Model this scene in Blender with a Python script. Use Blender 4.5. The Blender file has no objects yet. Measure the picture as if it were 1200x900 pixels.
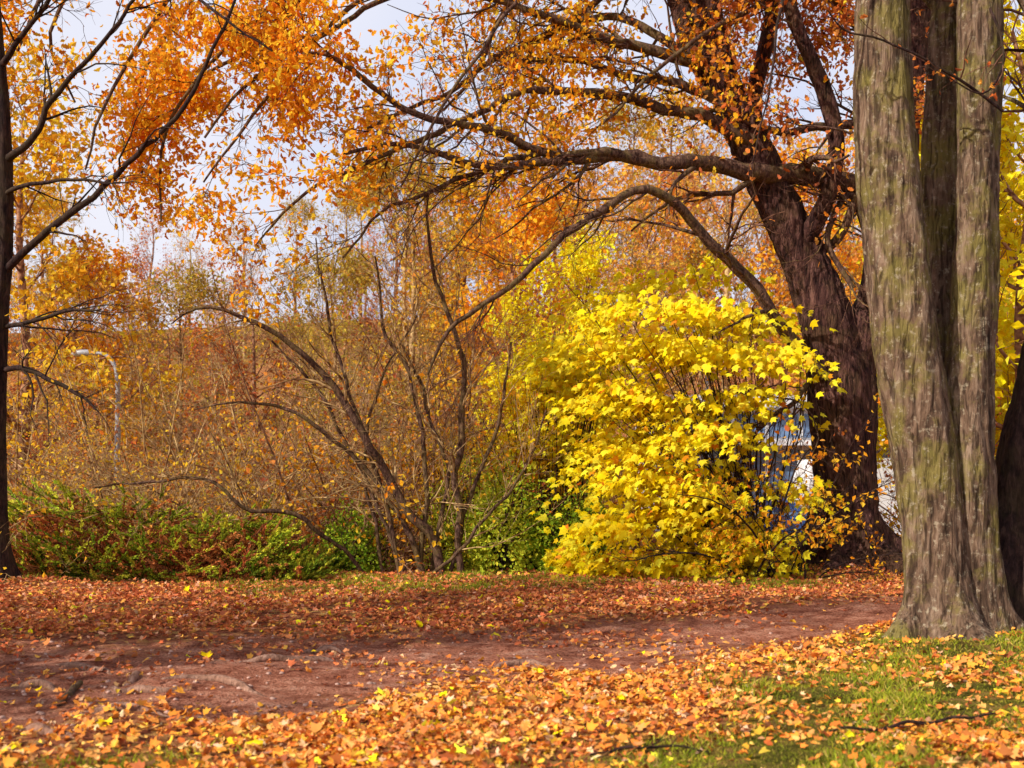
import bpy, math, numpy as np
from mathutils import Vector
rng = np.random.default_rng(11)
scene = bpy.context.scene
scene.view_settings.view_transform = 'Standard'
scene.view_settings.look = 'None'
scene.view_settings.exposure = 0
EYE = 1.4
F = 1333.0

def S3(px, py, d):
    """surveyed direction + distance -> world metres"""
    return np.array([(px-600)*d/F, d, EYE+(560-py)*d/F])

# ------------------------------------------------------------ helpers
def nrm(v):
    return v/np.maximum(np.linalg.norm(v, axis=-1, keepdims=True), 1e-9)

def wav(p, s, seed, n=7):
    r = np.random.default_rng(seed)
    out = 0
    for i in range(n):
        k = nrm(r.normal(size=p.shape[-1]))*s*(0.6+1.4*r.random())
        out = out + np.sin(p@k + r.random()*6.28)
    return out/math.sqrt(n/2.0)/1.6

def sstep(a, b, x):
    t = np.clip((x-a)/(b-a), 0, 1)
    return t*t*(3-2*t)

class MB:
    def __init__(s):
        s.V=[]; s.L=[]; s.T=[]; s.M=[]; s.C=[]; s.n=0; s.S=[]
    def add(s, V, F_, mat=0, col=None, smooth=True):
        V = np.asarray(V, float).reshape(-1,3)
        F_ = np.asarray(F_)
        s.V.append(V); s.L.append((F_+s.n).ravel())
        s.T.append(np.full(len(F_), F_.shape[1])); s.M.append(np.full(len(F_), mat))
        s.S.append(np.full(len(F_), smooth))
        c = np.ones((len(V),4))
        if col is not None: c[:,:3] = col
        s.C.append(c); s.n += len(V)
    def mesh(s, name, mats, smooth=True):
        V=np.concatenate(s.V); L=np.concatenate(s.L).astype(np.int32); T=np.concatenate(s.T).astype(np.int32)
        M=np.concatenate(s.M).astype(np.int32); C=np.concatenate(s.C).astype(np.float32)
        me=bpy.data.meshes.new(name)
        me.vertices.add(len(V)); me.vertices.foreach_set('co', V.astype(np.float32).ravel())
        me.loops.add(len(L)); me.loops.foreach_set('vertex_index', L)
        me.polygons.add(len(T))
        st=np.concatenate([[0],np.cumsum(T)[:-1]]).astype(np.int32)
        me.polygons.foreach_set('loop_start', st)
        me.polygons.foreach_set('material_index', M)
        me.polygons.foreach_set('use_smooth', np.concatenate(s.S).astype(bool))
        for m in mats: me.materials.append(m)
        me.update(calc_edges=True)
        a=me.color_attributes.new('Col','FLOAT_COLOR','POINT')
        a.data.foreach_set('color', C.ravel())
        me.validate()
        return me

def obj(name, me, parent=None, loc=(0,0,0), rot=0, sc=1):
    o=bpy.data.objects.new(name, me)
    scene.collection.objects.link(o)
    o.location=loc; o.rotation_euler=(0,0,rot)
    o.scale=(sc,sc,sc) if np.isscalar(sc) else sc
    if parent: o.parent=parent
    return o
def empty(name, loc=(0,0,0)):
    o=bpy.data.objects.new(name, None); scene.collection.objects.link(o); o.location=loc
    o.empty_display_size=0.3
    return o

def frames(P, ref=None):
    T=nrm(np.gradient(P, axis=1))
    if ref is None:
        m=np.abs(T.mean(axis=1)); idx=np.argmin(m,axis=1)
        ref=np.eye(3)[idx][:,None,:]
    A=nrm(np.cross(T, ref)); B=np.cross(T, A)
    return T,A,B

def tubes(mb, P, R, S=4, mat=0, col=None):
    N,K,_=P.shape
    T,A,B=frames(P)
    th=np.arange(S)*2*math.pi/S
    V=P[:,:,None,:]+R[:,:,None,None]*(A[:,:,None,:]*np.cos(th)[None,None,:,None]+B[:,:,None,:]*np.sin(th)[None,None,:,None])
    n=np.arange(N)[:,None,None]*K*S; k=np.arange(K-1)[None,:,None]*S; s=np.arange(S)[None,None,:]; s2=(s+1)%S
    Fc=np.stack([n+k+s, n+k+s2, n+k+S+s2, n+k+S+s],-1).reshape(-1,4)
    mb.add(V.reshape(-1,3), Fc, mat, col)

def bigtube(mb, P, R, S, mod, mat=0):
    P=P[None]; T,A,B=frames(P, np.array([0,1.0,0.02])[None,None,:])
    P=P[0];A=A[0];B=B[0]; K=len(P)
    th=np.arange(S)*2*math.pi/S
    TH,_=np.meshgrid(th,np.arange(K))
    D=A[:,None,:]*np.cos(th)[None,:,None]+B[:,None,:]*np.sin(th)[None,:,None]
    RR=mod(TH, P, D, np.repeat(R[:,None],S,1))
    V=P[:,None,:]+RR[...,None]*D
    k=np.arange(K-1)[:,None]*S; s=np.arange(S)[None,:]; s2=(s+1)%S
    Fc=np.stack([k+s,k+s2,k+S+s2,k+S+s],-1).reshape(-1,4)
    mb.add(V.reshape(-1,3),Fc,mat)

def spline(pts, K):
    p=np.array(pts,float); n=len(p)
    e=np.vstack([2*p[0]-p[1],p,2*p[-1]-p[-2]])
    out=[]
    for i in range(n-1):
        p0,p1,p2,p3=e[i],e[i+1],e[i+2],e[i+3]
        for t in np.linspace(0,1,24,endpoint=False):
            out.append(0.5*((2*p1)+(-p0+p2)*t+(2*p0-5*p1+4*p2-p3)*t*t+(-p0+3*p1-3*p2+p3)*t**3))
    out.append(p[-1]); out=np.array(out)
    s=np.concatenate([[0],np.cumsum(np.linalg.norm(np.diff(out[:,:3],axis=0),axis=1))])
    q=np.linspace(0,s[-1],K)
    return np.stack([np.interp(q,s,out[:,j]) for j in range(4)],-1)

def limb(pts, K=40, jit=0.5, rk=1.0):
    """pts: (px,py,dist,halfwidth px)"""
    w=[list(S3(a,b,c))+[r*c/F*rk] for a,b,c,r in pts]
    q=spline(w,K)
    P=q[:,:3]; R=q[:,3]
    L=np.linalg.norm(P[-1]-P[0])
    s=np.linspace(0,L,K)[:,None]; sd=rng.integers(1e6)
    j=np.stack([wav(s,3.2,sd+i) for i in range(3)],-1)*0.5+np.stack([wav(s,9,sd+9+i) for i in range(3)],-1)*0.22
    j*= (0.03+R[:,None]*jit)*np.minimum(1,np.arange(K)[:,None]/6)
    return P+j, np.maximum(R,0.003)

def resamp(P,R,K):
    t=np.linspace(0,len(P)-1,K)
    i=np.arange(len(P))
    return np.stack([np.interp(t,i,P[:,j]) for j in range(3)],-1), np.interp(t,i,R)

def grow(P,R,n,Lr,ang=(0.5,1.0),K=6,trop=(0,0,0.1),wander=0.25,t0=0.15,rs=0.5,rmin=0.003,taper=0.25,tfall=0.5,t1=1.0):
    N,Kp,_=P.shape
    idx=np.repeat(np.arange(N),n); M=len(idx)
    t=rng.uniform(t0,t1,M)*(Kp-1.001); i=t.astype(int); f=(t-i)[:,None]
    p=P[idx,i]*(1-f)+P[idx,i+1]*f; T=nrm(P[idx,i+1]-P[idx,i])
    r=(R[idx,i]*(1-f[:,0])+R[idx,i+1]*f[:,0])*rs*rng.uniform(0.7,1.15,M)
    r=np.maximum(r,rmin)
    perp=nrm(np.cross(T,rng.normal(size=(M,3))))
    a=rng.uniform(*ang,M)[:,None]
    d=nrm(np.cos(a)*T+np.sin(a)*perp)
    L=rng.uniform(*Lr,M)*(1-tfall*t/(Kp-1))
    tr=np.array(trop)
    Q=[p]; st=(L/(K-1))[:,None]
    for k in range(K-1):
        d=nrm(d+wander*rng.normal(size=(M,3))+tr)
        p=p+d*st; Q.append(p)
    Q=np.stack(Q,1)
    RR=r[:,None]*np.linspace(1,taper,K)[None,:]
    return Q,np.maximum(RR,rmin*0.6)

KITE=np.array([(0,0,0),(.34,.42,.12),(0,1,-.05),(-.34,.5,.12)],float)
OAK=np.array([(0,0),(.12,.15),(.25,.3),(.17,.42),(.3,.62),(.18,.74),(.17,.9),(0,1),(-.17,.88),(-.2,.7),(-.31,.58),(-.17,.42),(-.24,.26),(-.1,.12)],float)
OAK=np.c_[OAK,np.abs(OAK[:,0])*.5-0.5*(OAK[:,1]-.5)**2]
MAP=np.array([(0,0),(.2,-.02),(.48,.1),(.34,.26),(.56,.58),(.3,.52),(.2,.62),(0,1),(-.2,.62),(-.3,.52),(-.56,.58),(-.34,.26),(-.48,.1),(-.2,-.02)],float)
MAP=np.c_[MAP,-np.abs(MAP[:,0])*.35-0.25*(MAP[:,1]-.3)**2]

def leaves(mb,pos,d,nm,size,col,shape=KITE,mat=1,curl=None):
    M=len(pos); d=nrm(d); x=nrm(np.cross(d,nm)); z=np.cross(x,d)
    t=np.repeat(shape[None],M,0)
    if curl is not None: t=t.copy(); t[:,:,2]*=curl[:,None]
    w=rng.uniform(.8,1.15,M)[:,None,None]
    V=pos[:,None,:]+size[:,None,None]*(t[:,:,0:1]*w*x[:,None,:]+t[:,:,1:2]*d[:,None,:]+t[:,:,2:3]*z[:,None,:])
    k=len(shape)
    Fc=np.arange(M*k).reshape(M,k)
    mb.add(V.reshape(-1,3),Fc,mat,np.repeat(col,k,0),smooth=False)

def pal(M,colors,weights,jit=0.25):
    c=np.array(colors); w=np.array(weights,float); w/=w.sum()
    i=rng.choice(len(c),M,p=w)
    o=c[i]*rng.uniform(1-jit,1+jit,(M,1))
    j=rng.choice(len(c),M,p=w); o=o*0.75+c[j]*0.25
    return np.clip(o*rng.uniform(.93,1.07,(M,3)),0,0.95)

ORANGE=([(.97,.38,.02),(.97,.5,.03),(.9,.25,.02),(.97,.62,.05),(.6,.15,.02)],[5,5,2,3,1])
CANOPY=([(.98,.4,.02),(.98,.51,.03),(.95,.28,.02),(.98,.64,.05),(.65,.17,.03)],[5,5,3,3.2,1.2])
YELLOW=([(.98,.74,.01),(.98,.84,.05),(.98,.62,.01),(.9,.78,.04)],[5,5,2,1])
REDBR=([(.68,.18,.04),(.82,.29,.06),(.45,.12,.05),(.9,.43,.08)],[4,3,3,2])
GOLD=([(.95,.5,.03),(.97,.64,.04),(.8,.36,.03),(.7,.55,.05)],[4,4,2,1.2])
TAN=([(.74,.36,.08),(.78,.28,.07),(.58,.45,.07),(.93,.55,.05)],[3,2,2.4,2])
GREEN=([(.34,.45,.03),(.18,.32,.02),(.6,.64,.05),(.1,.16,.02)],[3,4,3,1])

# ------------------------------------------------------------ materials
def newmat(name):
    m=bpy.data.materials.new(name); m.use_nodes=True; nt=m.node_tree; nt.nodes.clear()
    out=nt.nodes.new('ShaderNodeOutputMaterial'); return m,nt,out
def N(nt,t,**k):
    n=nt.nodes.new(t)
    for a,b in k.items(): setattr(n,a,b)
    return n
def ramp(nt,stops):
    r=nt.nodes.new('ShaderNodeValToRGB'); e=r.color_ramp.elements
    while len(e)<len(stops): e.new(0.5)
    for i,(p,c) in enumerate(stops): e[i].position=p; e[i].color=(*c,1)
    return r
def leafmat(name,tr=0.4):
    m,nt,out=newmat(name)
    a=N(nt,'ShaderNodeAttribute',attribute_name='Col')
    d=N(nt,'ShaderNodeBsdfDiffuse'); t=N(nt,'ShaderNodeBsdfTranslucent'); mx=N(nt,'ShaderNodeMixShader'); mx.inputs[0].default_value=tr
    L=nt.links.new
    L(a.outputs['Color'],d.inputs[0]); L(a.outputs['Color'],t.inputs[0]); L(d.outputs[0],mx.inputs[1]); L(t.outputs[0],mx.inputs[2])
    L(mx.outputs[0],out.inputs[0])
    return m
def barkmat(name,dark,mid,light,patch,patchamt=.5,sc=(14,14,3),bump=.6,dist=.03,streak=.6,lichen=None):
    m,nt,out=newmat(name); L=nt.links.new
    tc=N(nt,'ShaderNodeTexCoord'); mp=N(nt,'ShaderNodeMapping'); mp.inputs['Scale'].default_value=sc
    L(tc.outputs['Object'],mp.inputs[0])
    n1=N(nt,'ShaderNodeTexNoise'); n1.inputs['Scale'].default_value=1.2; n1.inputs['Detail'].default_value=6; n1.inputs['Roughness'].default_value=.7; n1.inputs['Distortion'].default_value=.5
    L(mp.outputs[0],n1.inputs['Vector'])
    r=ramp(nt,[(.33,dark),(.5,mid),(.7,light)]); L(n1.outputs[0],r.inputs[0])
    n2=N(nt,'ShaderNodeTexNoise'); n2.inputs['Scale'].default_value=2.6; n2.inputs['Detail'].default_value=6; n2.inputs['Roughness'].default_value=.7; L(tc.outputs['Object'],n2.inputs['Vector'])
    r2=ramp(nt,[(.46,(0,0,0)),(.58,(1,1,1))]); L(n2.outputs[0],r2.inputs[0])
    ml=N(nt,'ShaderNodeMath',operation='MULTIPLY'); ml.inputs[1].default_value=patchamt; L(r2.outputs[0],ml.inputs[0])
    mx=N(nt,'ShaderNodeMixRGB'); mx.inputs[2].default_value=(*patch,1); L(ml.outputs[0],mx.inputs[0]); L(r.outputs[0],mx.inputs[1])
    src=mx
    if lichen:
        n3=N(nt,'ShaderNodeTexNoise'); n3.inputs['Scale'].default_value=19; n3.inputs['Detail'].default_value=4; n3.inputs['Roughness'].default_value=.7; L(tc.outputs['Object'],n3.inputs['Vector'])
        r3=ramp(nt,[(.56,(0,0,0)),(.66,(.75,.75,.75))]); L(n3.outputs[0],r3.inputs[0])
        m3=N(nt,'ShaderNodeMixRGB'); m3.inputs[2].default_value=(*lichen,1); L(r3.outputs[0],m3.inputs[0]); L(mx.outputs[0],m3.inputs[1]); src=m3
    mp2=N(nt,'ShaderNodeMapping'); mp2.inputs['Scale'].default_value=(sc[0]*2.6,sc[1]*2.6,sc[2]*1.4); L(tc.outputs['Object'],mp2.inputs[0])
    v=N(nt,'ShaderNodeTexNoise'); v.inputs['Scale'].default_value=1; v.inputs['Detail'].default_value=4; v.inputs['Distortion'].default_value=1.0; L(mp2.outputs[0],v.inputs['Vector'])
    rc=ramp(nt,[(.38,(.2,.18,.17)),(.5,(1,1,1))]); L(v.outputs[0],rc.inputs[0])
    mc=N(nt,'ShaderNodeMixRGB',blend_type='MULTIPLY'); mc.inputs[0].default_value=streak; L(src.outputs[0],mc.inputs[1]); L(rc.outputs[0],mc.inputs[2])
    b=N(nt,'ShaderNodeBsdfPrincipled'); b.inputs['Roughness'].default_value=.9; b.inputs['Specular IOR Level'].default_value=.15
    L(mc.outputs[0],b.inputs['Base Color'])
    ad=N(nt,'ShaderNodeMath',operation='ADD'); L(n1.outputs[0],ad.inputs[0]); L(v.outputs[0],ad.inputs[1])
    bp=N(nt,'ShaderNodeBump'); bp.inputs['Strength'].default_value=bump; bp.inputs['Distance'].default_value=dist
    L(ad.outputs[0],bp.inputs['Height']); L(bp.outputs[0],b.inputs['Normal']); L(b.outputs[0],out.inputs[0])
    return m
def simplebark(name,a,b_):
    m,nt,out=newmat(name); L=nt.links.new
    tc=N(nt,'ShaderNodeTexCoord'); n=N(nt,'ShaderNodeTexNoise'); n.inputs['Scale'].default_value=9; n.inputs['Detail'].default_value=1; L(tc.outputs['Object'],n.inputs['Vector'])
    r=ramp(nt,[(.35,a),(.65,b_)]); L(n.outputs[0],r.inputs[0]); d=N(nt,'ShaderNodeBsdfDiffuse'); L(r.outputs[0],d.inputs[0]); L(d.outputs[0],out.inputs[0]); return m
def plain(name,col,rough=.5,metal=0,noise=.15):
    m,nt,out=newmat(name); L=nt.links.new
    b=N(nt,'ShaderNodeBsdfPrincipled'); b.inputs['Roughness'].default_value=rough; b.inputs['Metallic'].default_value=metal
    n=N(nt,'ShaderNodeTexNoise'); n.inputs['Scale'].default_value=3; n.inputs['Detail'].default_value=3
    c=np.array(col); r=ramp(nt,[(.3,tuple(c*(1-noise))),(.7,tuple(np.minimum(c*(1+noise),1)))]); L(n.outputs[0],r.inputs[0])
    L(r.outputs[0],b.inputs['Base Color']); L(b.outputs[0],out.inputs[0]); return m

LEAF=leafmat('leaf',.42); LITTER=leafmat('leaf_litter',.08); NEEDLE=leafmat('needles',.3)
OAKB=barkmat('oak_bark',(.02,.008,.007),(.085,.034,.028),(.25,.12,.09),(.13,.075,.03),.4,(11,11,2.6),1.0,.06,.9)
HORN=barkmat('smooth_bark',(.05,.028,.018),(.17,.1,.062),(.34,.23,.155),(.22,.18,.04),.7,(9,9,2.4),1.0,.04,.75,(.42,.34,.23))
LIMB=barkmat('limb_bark',(.03,.014,.01),(.11,.055,.038),(.28,.16,.1),(.2,.14,.04),.5,(20,20,8),.6,.02,.6)
ROOTB=barkmat('root_bark',(.15,.07,.045),(.34,.18,.12),(.5,.3,.22),(.3,.15,.09),.5,(20,20,8),.6,.02,.5)
DARKB=barkmat('dark_bark',(.012,.007,.007),(.04,.02,.017),(.1,.055,.04),(.07,.05,.02),.4,(16,16,5),.5,.02,.5)
TWIG=simplebark('twig_bark',(.18,.08,.035),(.6,.4,.18))
RTWIG=simplebark('red_twig_bark',(.15,.06,.035),(.45,.24,.14))
OTWIG=simplebark('oak_twig_bark',(.05,.02,.016),(.22,.11,.07))

# ------------------------------------------------------------ terrain
PX=[-40,-8,-3.5,-1.2,.8,3.5,8,40]; PYc=[0,6.3,7.9,8.9,10.0,11.6,13.6,22]; PW=[2.2,2.2,2.15,2.0,1.75,1.3,1.1,1]
def edge_y(x): return 16.6+2.6*sstep(2.6,4.6,x)
def terrain(x,y,fine=True):
    p=np.stack([x,y],-1)
    z=wav(p,.5,3)*.035+wav(p,1.7,4)*.018
    if fine:
        near=np.exp(-np.maximum(0,np.abs(y-10)-9)/3)
        z=z+(wav(p,6,5)*.011+wav(p,17,6)*.007)*near
    z=z-.06*pathm(x,y)
    z=z+.16*np.exp(-((x-5.2)**2+(y-17.5)**2)/1.6)+.1*np.exp(-((x-3.8)**2+(y-9.7)**2)/.9)+.08*np.exp(-((x+6.7)**2+(y-14.9)**2)/.8)
    e=edge_y(x)
    z=z-.55*sstep(e,e+4,y)
    z=z+sstep(38,120,y)*17+sstep(120,400,y)*10+wav(p,.07,8)*.8*sstep(40,80,y)
    return z
def pathm(x,y):
    p=np.stack([x,y],-1)
    c=np.interp(x,PX,PYc); w=np.interp(x,PX,PW)
    dd=np.abs(y-c+wav(p,1.3,21)*.22)/w
    return 1-sstep(.45,1.1,dd+wav(p,5,22)*.16)
def grassm(x,y):
    p=np.stack([x,y],-1)
    c=np.interp(x,PX,PYc); w=np.interp(x,PX,PW)*.85
    front=sstep(-.1,.7,(c-w-y))*sstep(-.8,1.6,x+ (y-7)*-.1)
    lead=np.clip(front*(.62+.75*wav(p,1.6,31)+.25*wav(p,5,36)),0,1)
    far=sstep(13.2,14.8,y+wav(p,.8,33)*.5)*.8*np.clip(.6+.7*wav(p,1.1,34),0,1)*(1-sstep(3,6,x))
    leftfront=sstep(.1,.5,c-w-y)*(1-sstep(-2.0,-1.0,x))*.6*sstep(-.3,.5,wav(p,1.6,35))
    return np.clip(lead+far+leftfront,0,1)

def axis(lo,hi,st,far0,far1,g=1.25):
    a=list(np.arange(lo,hi,st)); s=st
    x=a[-1]
    while x<far1: s*=g; x+=s; a.append(x)
    s=st; x=lo; b=[]
    while x>far0: s*=g; x-=s; b.append(x)
    return np.array(b[::-1]+a)
xs=axis(-10,10,.06,-2500,2500,1.12); ys=axis(3.5,19.5,.055,-1500,2500,1.1)
X,Y=np.meshgrid(xs,ys)
Z=terrain(X,Y)
gm=MB()
nx=len(xs); ny=len(ys)
i=np.arange(ny-1)[:,None]*nx+np.arange(nx-1)[None,:]
Fc=np.stack([i,i+1,i+nx+1,i+nx],-1).reshape(-1,4)
pm=pathm(X,Y); gr=grassm(X,Y)
gm.add(np.stack([X,Y,Z],-1).reshape(-1,3),Fc,0,np.stack([pm.ravel(),gr.ravel(),sstep(1,5,X.ravel())],-1))
m,nt,out=newmat('forest_ground'); L=nt.links.new
tc=N(nt,'ShaderNodeTexCoord')
at=N(nt,'ShaderNodeAttribute',attribute_name='Col'); sp=N(nt,'ShaderNodeSeparateColor'); L(at.outputs['Color'],sp.inputs[0])
vo=N(nt,'ShaderNodeTexVoronoi'); vo.inputs['Scale'].default_value=17; L(tc.outputs['Object'],vo.inputs['Vector'])
s2=N(nt,'ShaderNodeSeparateColor'); L(vo.outputs['Color'],s2.inputs[0])
rl=ramp(nt,[(0,(.17,.055,.035)),(.3,(.38,.12,.06)),(.55,(.52,.18,.08)),(.8,(.62,.27,.1)),(1,(.72,.43,.13))]); L(s2.outputs[0],rl.inputs[0])
ns=N(nt,'ShaderNodeTexNoise'); ns.inputs['Scale'].default_value=4; ns.inputs['Detail'].default_value=8; ns.inputs['Roughness'].default_value=.78; L(tc.outputs['Object'],ns.inputs['Vector'])
rp=ramp(nt,[(.36,(.26,.08,.05)),(.46,(.54,.2,.12)),(.55,(.74,.32,.2)),(.68,(.88,.52,.37))]); L(ns.outputs[0],rp.inputs[0])
nf=N(nt,'ShaderNodeTexNoise'); nf.inputs['Scale'].default_value=45; nf.inputs['Detail'].default_value=4; nf.inputs['Roughness'].default_value=.7; L(tc.outputs['Object'],nf.inputs['Vector'])
rf=ramp(nt,[(.38,(.3,.22,.19)),(.51,(1.0,1.0,1.0))]); L(nf.outputs[0],rf.inputs[0])
mpth=N(nt,'ShaderNodeMixRGB',blend_type='MULTIPLY'); mpth.inputs[0].default_value=.85; L(rp.outputs[0],mpth.inputs[1]); L(rf.outputs[0],mpth.inputs[2])
rg=ramp(nt,[(.36,(.05,.05,.012)),(.5,(.18,.15,.03)),(.64,(.4,.22,.07))]); L(ns.outputs[0],rg.inputs[0])
m1=N(nt,'ShaderNodeMixRGB'); L(sp.outputs[0],m1.inputs[0]); L(rl.outputs[0],m1.inputs[1]); L(mpth.outputs[0],m1.inputs[2])
m2=N(nt,'ShaderNodeMixRGB'); L(sp.outputs[1],m2.inputs[0]); L(m1.outputs[0],m2.inputs[1]); L(rg.outputs[0],m2.inputs[2])
b=N(nt,'ShaderNodeBsdfDiffuse')
L(m2.outputs[0],b.inputs['Color'])
ad=N(nt,'ShaderNodeMath',operation='ADD'); L(ns.outputs[0],ad.inputs[0]); L(nf.outputs[0],ad.inputs[1])
bp=N(nt,'ShaderNodeBump'); bp.inputs['Strength'].default_value=1.0; bp.inputs['Distance'].default_value=.07; L(ad.outputs[0],bp.inputs['Height']); L(bp.outputs[0],b.inputs['Normal'])
L(b.outputs[0],out.inputs[0])
obj('ground',gm.mesh('ground',[m]))

def gz(x,y): return terrain(np.atleast_1d(np.asarray(x,float)),np.atleast_1d(np.asarray(y,float)))

# ------------------------------------------------------------ fallen leaves
M=240000
y=4.6+(18.5-4.6)*rng.random(M)**.9; x=(rng.random(M)*2-1)*(.56*y+1.2)
p2=np.stack([x,y],-1)
pmk=pathm(x,y); gk=grassm(x,y); clump=.5+.5*np.clip(wav(p2,1.8,41)+.5*wav(p2,6,42),-1,1)
dens=(1-pmk)**1.6*(1-.85*gk)*(.2+.7*clump)+pmk*.17*clump**2+gk*np.where(y>12.5,.5,.34)*clump**1.4
keep=rng.random(M)<dens; x=x[keep];y=y[keep];gk=gk[keep];pmk=pmk[keep]; M=len(x)
z=terrain(x,y)+rng.random(M)**2*.035+.006
front=(y<np.interp(x,PX,PYc))
cF=pal(M,[(.88,.3,.045),(.66,.17,.04),(.9,.44,.12),(.96,.56,.05),(.36,.11,.045),(.9,.58,.33)],[5,3.6,3,1.8,2.6,1],.38)
cB=pal(M,[(.6,.15,.055),(.74,.25,.08),(.37,.1,.045),(.93,.47,.08),(.76,.42,.24)],[5,4,3,1.8,1.4],.38)
col=np.where(front[:,None],cF,cB)
big=rng.random(M)<.012; col[big]=pal(big.sum(),*YELLOW)
az=rng.random(M)*6.28; d=np.stack([np.cos(az),np.sin(az),rng.normal(size=M)*.35],-1)
nm=np.stack([rng.normal(size=M)*.6-.15,rng.normal(size=M)*.6-.1,np.ones(M)],-1)
sz=rng.uniform(.028,.072,M); sz[big]*=1.4
mb=MB(); half=rng.random(M)<.75
leaves(mb,np.stack([x,y,z],-1)[half],d[half],nm[half],sz[half],col[half],OAK,0,rng.uniform(-1.5,2.5,half.sum()))
h=~half
leaves(mb,np.stack([x,y,z],-1)[h],d[h],nm[h],sz[h]*1.1,col[h],MAP,0,rng.uniform(-2,1.5,h.sum()))
obj('fallen_leaves',mb.mesh('fallen_leaves',[LITTER]))

# ------------------------------------------------------------ grass
M=380000
y=4.6+(17.6-4.6)*rng.random(M); x=(rng.random(M)*2-1)*(.56*y+1.2)
g=grassm(x,y); keep=rng.random(M)<g**1.2*.8; x=x[keep];y=y[keep];M=len(x)
z=terrain(x,y)
az=rng.random(M)*6.28; tilt=rng.uniform(.2,1.4,M)
d=np.stack([np.cos(az)*tilt,np.sin(az)*tilt,np.ones(M)],-1); az2=rng.random(M)*6.28
BL=np.array([(-.07,0,0),(.07,0,0),(.05,.6,.05),(0,1,.2),(-.05,.6,.05)],float)
mb=MB()
tuft=np.clip(1+.45*wav(np.stack([x,y],-1),4,44),.45,1.6)
leaves(mb,np.stack([x,y,z-.004],-1),d,np.stack([np.cos(az2),np.sin(az2),np.zeros(M)],-1),rng.uniform(.02,.055,M)*np.where(y>13,1.3,1)*tuft,
  pal(M,[(.34,.38,.025),(.5,.46,.04),(.18,.25,.02),(.66,.46,.12)],[4,3,2.5,2]),BL,0)
obj('grass',mb.mesh('grass',[NEEDLE]))

# ------------------------------------------------------------ sticks, roots, stones
def stick(name,pts,mat,K=30,fork=True):
    q=spline(pts,K); P=q[:,:3].copy(); P[:,2]+=gz(P[:,0],P[:,1]); 
    P+=np.stack([wav(np.arange(K)[:,None]*.4,1,rng.integers(1e6)) for _ in range(3)],-1)*.012
    mb=MB(); tubes(mb,P[None],q[None,:,3],8)
    if fork:
        Q,R=grow(P[None],q[None,:,3],5,(.1,.35),(.4,.8),5,(0,0,0),.15,.3,.5,.003); tubes(mb,Q,R,4)
    obj(name,mb.mesh(name,[mat]))
def g2(px,py): 
    d=EYE*F/(py-560); return ((px-600)*d/F,d)
a=g2(968,868);b_=g2(1060,858);c_=g2(1168,848)
stick('fallen_branch',[(*a,.04,.006),(*b_,.05,.01),(*c_,.05,.007)],DARKB)
a=g2(690,893);b_=g2(740,886);c_=g2(830,884)
stick('fallen_branch',[(*a,.02,.005),(*b_,.03,.008),(*c_,.03,.005)],DARKB)
a=g2(70,818);b_=g2(82,806);c_=g2(92,796)
stick('fallen_branch',[(*a,.0,.012),(*b_,.01,.026),(*c_,.02,.02)],LIMB,30,False)
for pts in ([(60,772),(100,776),(140,790)],[(120,798),(170,805),(230,803)],[(150,786),(160,792),(140,800)],[(180,795),(260,792),(330,808)],[(0,800),(40,795),(90,800)],[(350,755),(380,752),(420,756)],[(0,862),(40,858),(110,868)],[(250,768),(330,764),(420,762)],[(560,772),(610,765),(660,768)],[(60,838),(140,830),(230,838)]):
    P=[g2(*q) for q in pts]
    stick('tree_root',[(*P[0],-.02,.015),(*P[1],.015,.033),(*P[2],-.025,.012)],ROOTB,26,False)
mb=MB()
for k in range(420):
    px,py=rng.uniform(0,1000),rng.uniform(735,850); xx,yy=g2(px,py)
    if pathm(np.array([xx]),np.array([yy]))[0]<.4: continue
    r=rng.uniform(.006,.022); th=np.linspace(0,math.pi,6); ph=np.arange(8)*math.pi/4
    T_,P_=np.meshgrid(th,ph,indexing='ij')
    V=np.stack([np.sin(T_)*np.cos(P_),np.sin(T_)*np.sin(P_),np.cos(T_)*.6],-1)*r*(1+.2*rng.normal(size=(6,8,1)))
    V=V+np.array([xx,yy,gz(xx,yy)[0]+r*.2])
    ii=np.arange(5)[:,None]*8; jj=np.arange(8)[None,:]; j2=(jj+1)%8
    mb.add(V.reshape(-1,3),np.stack([ii+jj,ii+8+jj,ii+8+j2,ii+j2],-1).reshape(-1,4),0)
obj('path_stones',mb.mesh('path_stones',[plain('stone',(.5,.3,.23),.9,0,.3)]))

# ------------------------------------------------------------ multi-stem tree right
def mod_bark(amp,nr,flz=.28,fl=.5,lob=5,ph=0,base=0.0,lump=.05,flute=0.03):
    def f(TH,P,D,R):
        Pt=P[:,None,:]+D*R[...,None]
        h=P[:,2][:,None]-base
        fl_=np.exp(-np.maximum(h,0)/flz)
        r=R*(1+lump*wav(Pt*np.array([1,1,.5]),5,51)+flute*np.sin(3*TH+P[:,2][:,None]*.7+ph)+flute*np.sin(5*TH-P[:,2][:,None]*.5+ph))
        r=r*(1+fl_*fl*(.3+1.1*np.maximum(0,np.cos(lob*TH+ph+wav(Pt,3,77)))))
        q=Pt*np.array([nr,nr,nr*.16])
        rd=np.abs(wav(q,1,61,9)); rd2=wav(Pt*np.array([1,1,.5]),nr*1.5,62,9)
        return r+amp*(np.minimum(rd,.8)-.4)*1.6+amp*.35*rd2
    return f
root=empty('multi_stem_tree')
mb=MB()
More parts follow.
